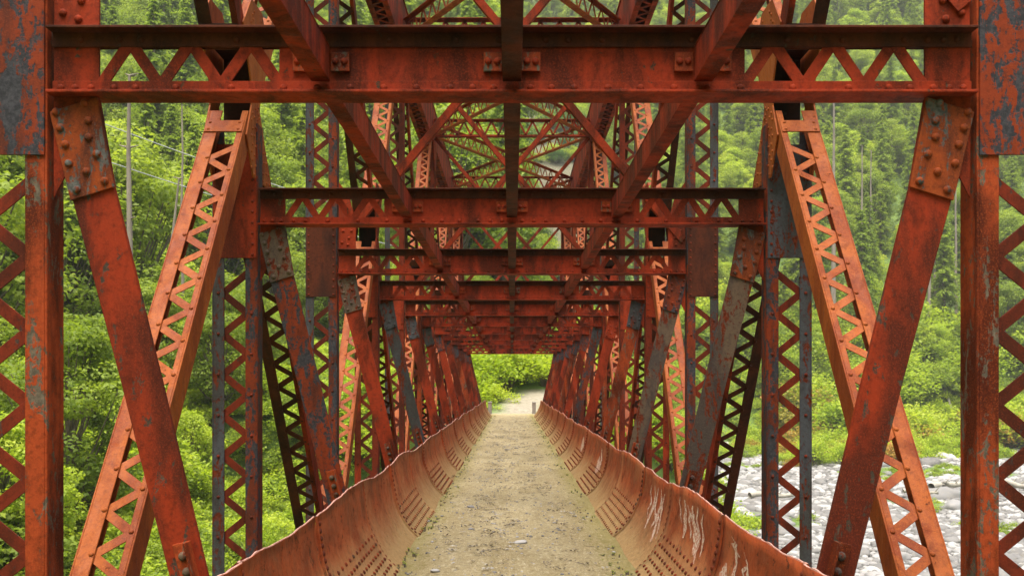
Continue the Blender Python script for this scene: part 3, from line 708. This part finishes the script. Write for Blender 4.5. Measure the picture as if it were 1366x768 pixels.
GC = Proto(*shrub(.55, 1.0, 16, 26, .15), 'leaf_y'); GC2 = Proto(*shrub(.6, 1.0, 16, 26, .16), 'leaf')
def inview(x, y, pad=5): return y > 4 and abs(x) < .53*y + pad
def scatter(name, pts, meshes, label=None, kind='stuff'):
    """one object: geometry-nodes instances of the meshes on given points (x,y,z,scale,rot,pick)"""
    A = np.array(pts, dtype=np.float32); me = bpy.data.meshes.new(name); me.vertices.add(len(A)); me.vertices.foreach_set('co', A[:, :3].ravel())
    for k, nm in ((3, 'sc'), (4, 'rz')):
        a = me.attributes.new(nm, 'FLOAT', 'POINT'); a.data.foreach_set('value', np.ascontiguousarray(A[:, k]))
    a = me.attributes.new('pick', 'INT', 'POINT'); a.data.foreach_set('value', np.ascontiguousarray(A[:, 5]).astype(np.int32))
    o = bpy.data.objects.new(name, me); link(o); o['kind'] = kind
    if label: o['label'] = label
    coll = bpy.data.collections.new(name+'_kinds')
    for i, m in enumerate(meshes): coll.objects.link(bpy.data.objects.new('%s_%02d' % (name, i), m))
    ng = bpy.data.node_groups.new(name, 'GeometryNodeTree'); ng.interface.new_socket('Geometry', in_out='INPUT', socket_type='NodeSocketGeometry'); ng.interface.new_socket('Geometry', in_out='OUTPUT', socket_type='NodeSocketGeometry')
    N = ng.nodes.new; gi = N('NodeGroupInput'); go = N('NodeGroupOutput'); ip = N('GeometryNodeInstanceOnPoints'); ci = N('GeometryNodeCollectionInfo')
    ci.inputs['Collection'].default_value = coll; ci.inputs['Separate Children'].default_value = True; ci.inputs['Reset Children'].default_value = True
    def attr(nm, ty):
        q = N('GeometryNodeInputNamedAttribute'); q.data_type = ty; q.inputs['Name'].default_value = nm; return [s for s in q.outputs if s.enabled and s.name == 'Attribute'][0]
    cx = N('ShaderNodeCombineXYZ'); L = ng.links.new; L(attr('rz', 'FLOAT'), cx.inputs[2])
    L(gi.outputs[0], ip.inputs['Points']); L(ci.outputs[0], ip.inputs['Instance']); ip.inputs['Pick Instance'].default_value = True
    L(attr('pick', 'INT'), ip.inputs['Instance Index']); L(cx.outputs[0], ip.inputs['Rotation']); L(attr('sc', 'FLOAT'), ip.inputs['Scale']); L(ip.outputs[0], go.inputs[0])
    md = o.modifiers.new('scatter', 'NODES'); md.node_group = ng; return o

# ------------------------------------------------------------------ forest
random.seed(11); cand = []
def jit(x, y, s): return x + random.uniform(-s, s), y + random.uniform(-s, s)
def clear_of_bridge(x, y, r): return not (abs(x) < 4.5 + r and y < 54)
# left slope
yy = 16.0
while yy < 150:
    xx = -16.0
    while xx > -130:
        x, y = jit(xx, yy, 1.9)
        if inview(x, y, 6) and x < -15 + (0 if y < 60 else 4): cand.append((x, y, 'left'))
        xx -= 4.6
    yy += 4.6
# centre hill beyond the path
yy = 68.0
while yy < 330:
    st = 4.6 if yy < 150 else 6.5
    xx = -.53*yy - 6
    while xx < 8 + .1*(yy-52) + (200 if yy > 160 else 0):
        x, y = jit(xx, yy, 1.9)
        if x > -26 - (0 if y < 150 else 300) and inview(x, y) and bare(x, y) < .35 and not (y < 150 and x < -30) and not (x > .5 and y < 160) and not (150 < y < 290 and -.02*y < x < .075*y): cand.append((x, y, 'centre' if y < 155 else 'far'))
        xx += st
    yy += st
cand.sort(key=lambda c: math.hypot(c[0], c[1]))
BANDS = [(-400, 62, 'through the lattice left of the first left post'), (62, 150, 'between the first left post and the first left knee brace'), (150, 235, 'just right of the first left knee brace'), (235, 345, 'around the first left lit diagonal and second post'),
  (345, 455, 'around the third left post'), (455, 560, 'between the fourth left post and the long row of knee braces'), (560, 683, 'left of the middle stringer'), (683, 820, 'right of the middle stringer'), (820, 3000, 'right of the row of right knee braces')]
def _o(k):
    return ORD[k] if k < 15 else '%d%s nearest' % (k+1, {1: 'st', 2: 'nd', 3: 'rd'}.get((k+1) % 10, 'th') if k > 19 else 'th')
ORD = ['nearest', 'second nearest', 'third nearest', 'fourth nearest', 'fifth nearest', 'sixth nearest', 'seventh nearest', 'eighth nearest', 'ninth nearest', 'tenth nearest', 'eleventh nearest', 'twelfth nearest', 'thirteenth nearest', 'fourteenth nearest', 'fifteenth nearest']
_bc = {}
def tree_label(x, y, con):
    px = 683 + 1328*x/y; b = [q[2] for q in BANDS if q[0] <= px < q[1]][0]; k = (b, con); _bc[k] = _bc.get(k, -1) + 1
    return '%s %s %s' % (_o(_bc[k]), 'conifer' if con else 'leafy tree', b)
mass = []; cnt = {'left': 0, 'centre': 0, 'far': 0}; CAP = {'left': 70, 'centre': 36, 'far': 0}
lab = {('left', 0): 'leafy green tree among the woods on the left slope', ('left', 1): 'dense conifer among the woods on the left slope',
       ('centre', 0): 'leafy tree on the hillside beyond the far bridge end', ('centre', 1): 'dense conifer on the hillside beyond the far bridge end'}
for x, y, reg in cand:
    dist = math.hypot(x, y); con = random.random() < (.30 if reg == 'left' else .35 if reg == 'centre' else .45)
    pk = random.randrange(3); s = random.uniform(.7, 1.25)
    if reg == 'left' and x > -24: s *= .55; con = False
    if reg == 'centre' and y < 80: s *= .55; con = False
    z = terr(x, y) - .1; rz = random.uniform(0, 6.28)
    if cnt[reg] < CAP[reg]:
        cnt[reg] += 1; kk = 1 if con else 0
        place((CF if con else BL)[pk], 'conifer_tree' if con else 'broadleaf_tree', (x, y, z), s, rz, tree_label(x, y, con), {'left': 'trees on the left slope', 'centre': 'trees beyond the far bridge end'}[reg] + (', conifers' if con else ', leafy'), 'tree')
    else: mass.append((x, y, z, s, rz, pk + (3 if con else 0)))
scatter('forest', mass, [p.all for p in BL+CF])
# right far bank: yellow and orange bushes, then trees with visible trunks
bush = []; random.seed(5)
def bush_at(x, y, pk, s): bush.append((x, y, terr(x, y)-.1, s, random.uniform(0, 6.28), pk))
nb = 0
for i in range(300):
    x = random.uniform(-14, 34); y = random.uniform(160, 285)
    if mnoise.noise(Vector((x*.12, y*.09, 3))) > -.15: bush_at(x, y, random.choice([0, 1, 0, 3]), random.uniform(.8, 2.0))
for i in range(300):
    y = random.uniform(128, 172); x = random.uniform(18, .55*y+4)
    if y < 151 and mnoise.noise(Vector((x*.10, 9, y*.05))) < .05: continue
    pk = random.choice([1, 1, 2, 4, 4, 1, 2]) if y < 154 else random.choice([1, 0, 1, 0, 1, 2])
    bush_at(x, y, pk, random.uniform(.5, 1.2) if y < 140 else random.uniform(1.3, 3.0) if y < 160 else random.uniform(1.5, 3.4))
for i in range(70):    # turning bushes standing out on the stones
    y = random.uniform(112, 146); px = random.uniform(1060, 1215) - (146-y)*.6; bush_at((px-683)/1328*y, y, random.choice([4, 1, 1, 4, 2, 1]), random.uniform(.6, 1.5))
for i in range(520):   # left lower slope
    y = random.uniform(12, 75); x = -random.uniform(6.5, 26)
    if inview(x, y, 3): bush_at(x, y, random.choice([0, 0, 1, 2, 1, 2]), random.uniform(.35, .75) if x > -15 else random.uniform(.6, 1.3))
for i in range(620):   # bank beside / beyond the bridge end
    y = 50 + 100*random.random()**1.3; x = random.uniform(-16, 15+.05*(y-52))
    if terr(x, y) < -7.2: continue
    if abs(x) < 5.5 and y < 56: continue
    if abs(x-path_x(y)) < 2.6 and y < 70: continue
    if y < 63 and abs(x) < 3.6: continue
    bush_at(x, y, random.choice([1, 0, 1, 2, 0]), random.uniform(.5, 1.15))
bush.sort(key=lambda b: math.hypot(b[0], b[1]))
bush = [b for b in bush if not (50 < b[1] < 74 and -4.5 < b[0] < 5)]
few = []
rest = [b for b in bush if b not in few]
for b in few: place(SH[b[5]], 'leafy_bush', b[:3], b[3], b[4], 'low leafy bush on the bank at the far bridge end', 'bushes at the far bridge end', 'bush', 'leaves', 'stems')
scatter('undergrowth', rest, [p.all for p in SH])
# key bushes at the end of the path
for (x, y, pk, s, lb) in ((-1.9, 61, 1, 1.25, 'yellow-green bush straight beyond the path at the far end'), (-.3, 63.5, 1, 1.35, 'tall yellow-green bush in the middle beyond the path end'), (3.0, 69, 3, 1.15, 'dark green bush right of the yellow-green bushes at the path end'),
                          (-3.4, 59, 2, 1.5, 'pale bush at the left beyond the far bridge end'), (-.9, 58.6, 2, .75, 'low rounded yellow bush where the path bends'), (4.9, 66.0, 1, 1.0, 'green bush right of the path bend'), (1.2, 72, 1, 1.6, 'bright bush behind the bend of the path'), (5.4, 74, 1, 1.8, 'tall bright bush behind the dark green one at the path end'), (2.1, 65.6, 1, .95, 'round yellow-green bush closing the view at the path bend'), (.7, 66.5, 2, 1.5, 'pale yellow bush behind the middle one beyond the path')):
    place(SH[pk], 'leafy_bush', (x, y, terr(x, y)-.1), s, random.uniform(0, 6), lb, None, 'bush', 'leaves', 'stems')
# ground cover
gc = []; random.seed(9)
for i in range(5200):
    y = random.uniform(9, 80); x = -random.uniform(4.8, 30)
    if inview(x, y, 2): gc.append((x, y, terr(x, y)-.05, random.uniform(.7, 1.5), random.uniform(0, 6.28), random.choice([0, 0, 1])))
for i in range(1500):
    y = random.uniform(24, 150); x = random.uniform(4, .53*y+3)
    if mnoise.noise(Vector((x*.09, y*.07, 12))) > .24 and terr(x, y) < -6.5: gc.append((x, y, terr(x, y)-.05, random.uniform(.4, .9), random.uniform(0, 6.28), random.choice([0, 1])))
for i in range(1500):
    y = random.uniform(118, 168); x = random.uniform(16, .54*y+3)
    q = mnoise.noise(Vector((x*.05, 7, y*.05)))
    if y > 134 + 40*q or q > .28: gc.append((x, y, terr(x, y)-.05, random.uniform(.9, 2.2), random.uniform(0, 6.28), random.choice([0, 0, 1])))
for i in range(900):
    y = random.uniform(51, 90); x = random.uniform(-14, 16)
    if terr(x, y) < -7.3 or abs(x-path_x(y)) < 1.7 and y < 72 or (y < 55.5 and abs(x) < 3): continue
    gc.append((x, y, terr(x, y)-.05, random.uniform(.3, .8), random.uniform(0, 6.28), random.choice([0, 1])))
scatter('ground_cover', gc, [GC.all, GC2.all])

# bare trunks
random.seed(21)
def snag(name, x, y, h, r, lean, label):
    t = empty(name, (x, y, terr(x, y)-.5), None, label=label, category='dead tree'); pts = [(lean*k*h/6 + random.uniform(-.05, .05), random.uniform(-.05, .05), h*k/6) for k in range(7)]
    parts = [tube(pts, [r*(1-.12*k) for k in range(7)], 8)]
    link(bpy.data.objects.new('trunk', mesh_np('trunk', *parts[0], [M['snag']], smooth=True)), t)
    for k in range(7):
        b = Vector(pts[random.randint(3, 6)]); a = random.uniform(0, 6.28); q = b + Vector((math.cos(a), math.sin(a), .25))*random.uniform(.2, .5)
        link(bpy.data.objects.new('branch', mesh_np('branch', *tube([b, q], [r*.25, .015], 5), [M['snag']], smooth=True)), t)
def ray(px, y): return (px-683)/1328*y
snag('dead_tree', ray(173, 44), 44, 19, .24, 0, 'tall pale bare trunk on the left slope, nearest the first post')
snag('dead_tree', ray(192, 52), 52, 15, .18, .12, 'leaning pale trunk beside the tall bare trunk on the left slope')
snag('dead_tree', ray(243, 58), 58, 18, .14, 0, 'thin pale trunk on the left slope close to the lit diagonal')
for i, (px, y, h, r, ln, lb) in enumerate([(1112, 165, 42, .5, .0, 'thick pale bare trunk on the right hillside beside the second node'), (1238, 170, 30, .36, .02, 'pale bare trunk on the right hillside by the right knee brace'), (1248, 172, 28, .3, -.01, 'second pale trunk just right of another by the right knee brace'),
                            (1150, 175, 30, .3, .0, 'slim pale trunk standing on the right hillside above the bushes'), (1160, 178, 28, .26, .01, 'slim grey trunk paired with a pale one on the right hillside'), (1275, 176, 30, .3, 0, 'slim pale trunk beside the first right post')]):
    snag('dead_tree', ray(px, y), y, h, r, ln, lb)
# cables
for k, (pa, pb) in enumerate((((-26, 52, 17.0), (-6, 60, 11.0)), ((-26, 52, 14.9), (-6, 60, 9.6)))):
    pts = []
    for i in range(25):
        f = i/24; q = Vector(pa)*(1-f) + Vector(pb)*f
        pts.append((q.x*1.0, q.y, q.z - 4*f*(1-f)*.35))
    o = bpy.data.objects.new('overhead_cable', mesh_np('overhead_cable', *tube(pts, [.028]*25, 5), [M['cable']], smooth=True)); link(o)
    o['label'] = ('upper' if k == 0 else 'lower') + ' grey cable strung across the left slope'; o['category'] = 'cable'; o['group'] = 'cables across the left slope'

# ------------------------------------------------------------------ river bed stones, boulders, driftwood
def stone_mesh(i, seg=2):
    import bmesh
    bm = bmesh.new(); bmesh.ops.create_icosphere(bm, subdivisions=seg, radius=1)
    for v in bm.verts:
        n = mnoise.noise(v.co*1.1 + Vector((i*7.3, 0, 0)))*.35 + mnoise.noise(v.co*2.6 + Vector((0, i*3.1, 0)))*.14
        v.co *= 1+n; v.co.z *= .62; v.co.x *= 1.15
    me = bpy.data.meshes.new('stone'); bm.to_mesh(me); bm.free(); me.materials.append(M['stone'])
    a = me.attributes.new('tone', 'FLOAT', 'FACE'); a.data.foreach_set('value', [random.Random(i).uniform(.1, 1)]*len(me.polygons)); 
    if seg > 1: me.polygons.foreach_set('use_smooth', [True]*len(me.polygons))
    return me
STN = [stone_mesh(i, 2) for i in range(9)]
random.seed(31); pts = []
for i in range(24000):
    y = 14 + 138*random.random()**1.15; x = random.uniform(3.5, .54*y+3)
    z = terr(x, y)
    if z > -7.2: continue
    if mnoise.noise(Vector((x*.09, y*.07, 12))) > .26 and random.random() < .85: continue
    pts.append((x, y, z+.02, (.07 + .30*random.random()**3 + .0008*y)*(1 + 1.1*max(0, mnoise.noise(Vector((x*.13, y*.10, 6)))+.1)), random.uniform(0, 6.28), random.randrange(9)))
scatter('river_stones', pts, STN)
pal = ['pale', 'grey', 'whitish', 'broad', 'rounded', 'angular', 'mossy-edged', 'flat']
BLD = [(1040, 700, .8), (1130, 655, .9), (1010, 640, 1.0), (990, 610, 1.3), (1022, 612, 1.1), (1060, 665, .7), (1180, 720, .7), (1255, 665, 1.6), (1275, 680, 1.2), (1355, 650, 1.1), (1200, 745, .6), (1150, 740, .5), (1000, 660, .8), (1345, 700, .6), (1085, 618, 1.1), (1240, 620, 1.4), (1262, 612, 1.2), (1010, 592, 1.6), (985, 628, 1.1)]
BL_LAB = ['boulder low beside the right edge of the second right post', 'boulder close against the left side of the first right knee brace', 'boulder just left of the second right post, mid height', 'large boulder left of the second right post, below the far bushes',
 'boulder left of the second right post, right of a larger one', 'boulder between the two flanges of the second right post', 'small boulder right of the lower end of the first right knee brace', 'largest boulder, just left of the first right post', 'boulder touching the first right post at its left side', 'boulder seen through the lattice right of the first right post',
 'small boulder low under the lit right diagonal', 'small boulder just right of the foot of the first right knee brace', 'boulder beside the dark diagonal left of the second right post', 'lower boulder seen through the lattice right of the first right post', 'boulder right of the second right post near the far bushes', 'broad boulder near the far driftwood, left of the first right post',
 'far boulder at the edge of the bushes, left of the first right post', 'farthest boulder beside the second right post', 'boulder just right of the dark diagonal, left of the second right post']
for i, (px, py, s) in enumerate(BLD):
    y = (8.2+EYE-.2)*1328/(py-510); x = ray(px, y)
    o = bpy.data.objects.new('boulder', stone_mesh(40+i, 3)); link(o); o.location = (x, y, terr(x, y)+.05); s *= 1.35; o.scale = (s*.8, s*.6, s*.72); o.rotation_euler.z = i*1.3
    o['category'] = 'boulder'; o['group'] = 'boulders on the river bed'; o['label'] = BL_LAB[i]
def logg(px0, py0, px1, py1, r, label):
    q = []
    for px, py in ((px0, py0), (px1, py1)):
        y = (8.2+EYE-.35)*1328/(py-510); x = ray(px, y); q.append(Vector((x, y, terr(x, y)+.62)))
    t = empty('driftwood_log', q[0], None, label=label, category='log'); pts = []
    for k in range(9): f = k/8; p = q[0]*(1-f)+q[1]*f - q[0]; pts.append((p.x, p.y+.25*math.sin(f*5), p.z+.08*math.sin(f*7)))
    link(bpy.data.objects.new('stem', mesh_np('stem', *tube(pts, [r*(1-.05*k) for k in range(9)], 8), [M['drift']], smooth=True)), t)
    for k in (3, 5, 7):
        b = Vector(pts[k]); link(bpy.data.objects.new('branch_stub', mesh_np('branch_stub', *tube([b, b+Vector((.3, -.3, .5))], [r*.3, .03], 5), [M['drift']])), t)
logg(1242, 656, 1290, 650, .32, 'bleached driftwood log lying across the stones left of the right post'); logg(1000, 668, 1060, 667, .25, 'slim bleached driftwood log seen through the second right post')
logg(1340, 650, 1372, 656, .3, 'bleached log on the stones beyond the first right post'); logg(1225, 580, 1268, 592, .3, 'thin grey driftwood at the foot of the far bushes'); logg(1205, 662, 1250, 664, .2, 'thin white branch on the stones beside the lit right diagonal')

# ------------------------------------------------------------------ loose stones and tufts on the path
random.seed(41); pts = []
for i in range(4200):
    y = 3.2 + 45*random.random()**1.6; x = random.gauss(0, .55)
    if abs(x) > 1.0: continue
    pts.append((x, y, .004, .005+.013*random.random()**3, random.uniform(0, 6.28), random.randrange(9)))
scatter('path_gravel', pts, STN)
for i, (px, py, s) in enumerate([(694, 724, .075), (628, 676, .055), (689, 598, .07), (676, 600, .05), (580, 762, .06), (628, 706, .04)]):
    y = EYE*1328/(py-510); o = bpy.data.objects.new('flat_stone', stone_mesh(70+i, 2)); link(o); o.location = (ray(px, y), y, .008); o.scale = (s*.85, s*.7, s*.5); o.rotation_euler = (.1, -.12, i*1.1)
    o['category'] = 'stone'; o['label'] = ['pale flat stone in the middle of the path, nearest the camera', 'small pale stone left of the path middle', 'pale stone midway along the path, right of its pair', 'pale stone midway along the path, left of its pair', 'pale stone at the left edge of the near path', 'tiny pale stone on the near path, left of the middle'][i]
random.seed(77); lit = []
TW = [mesh_np('twig', *tube([(0, 0, 0), (.03, .012, .004), (.07, 0, .002)], [.0025, .002, .001], 4), [M['bark']]), mesh_np('leaf_litter', *leaves(rng.normal(size=(5, 3))*np.array((.03, .03, .001)), np.tile((0, 0, 1.), (5, 1))+rng.normal(size=(5, 3))*.2, np.full(5, .028)), [M['bark']]),
      mesh_np('dry_leaf', *leaves(rng.normal(size=(4, 3))*np.array((.03, .03, .001)), np.tile((0, 0, 1.), (4, 1))+rng.normal(size=(4, 3))*.2, np.full(4, .03)), [M['drift']])]
for i in range(2600):
    y = 3.0 + 42*random.random()**1.6; x = random.gauss(0, .62)
    if abs(x) > 1.02 or mnoise.noise(Vector((x*2, y*1.1, 5))) < -.1: continue
    lit.append((x, y, .022, random.uniform(.5, 1.6), random.uniform(0, 6.28), random.choice((0, 1, 1, 2))))
scatter('path_litter', lit, TW)
TF = Proto(*shrub(.06, .10, 9, 5, .022), 'leaf_y'); TF2 = Proto(*shrub(.03, .12, 9, 5, .02), 'leaf_o')
pts = []
for i in range(900):
    y = 3.4 + 46*random.random()**1.4; sx = random.choice((-1, 1)); x = sx*(1.03 - abs(random.gauss(0, .10)))
    if mnoise.noise(Vector((x*3, y*.9, 2))) < .0: continue
    pts.append((x, y, 0, random.uniform(.12, .42), random.uniform(0, 6.28), random.choice((0, 0, 1))))
scatter('path_weeds', pts, [TF.all, TF2.all])

# ------------------------------------------------------------------ valley haze

hm = MB(); hm.box((-302, -202, -19), (327, 516, 263)); hz = hm.build('haze', M['cable']); hz.data.materials.clear()
t = bpy.data.materials.new('thin_haze'); t.use_nodes = True; nt_ = t.node_tree; nt_.nodes.clear()
ho = nt_.nodes.new('ShaderNodeOutputMaterial'); pv = nt_.nodes.new('ShaderNodeVolumePrincipled'); pv.inputs['Color'].default_value = (.97, 1, .96, 1); pv.inputs['Density'].default_value = .00028
nt_.links.new(pv.outputs[0], ho.inputs['Volume']); hz.data.materials.append(t); hz['kind'] = 'stuff'; hz.display_type = 'WIRE'
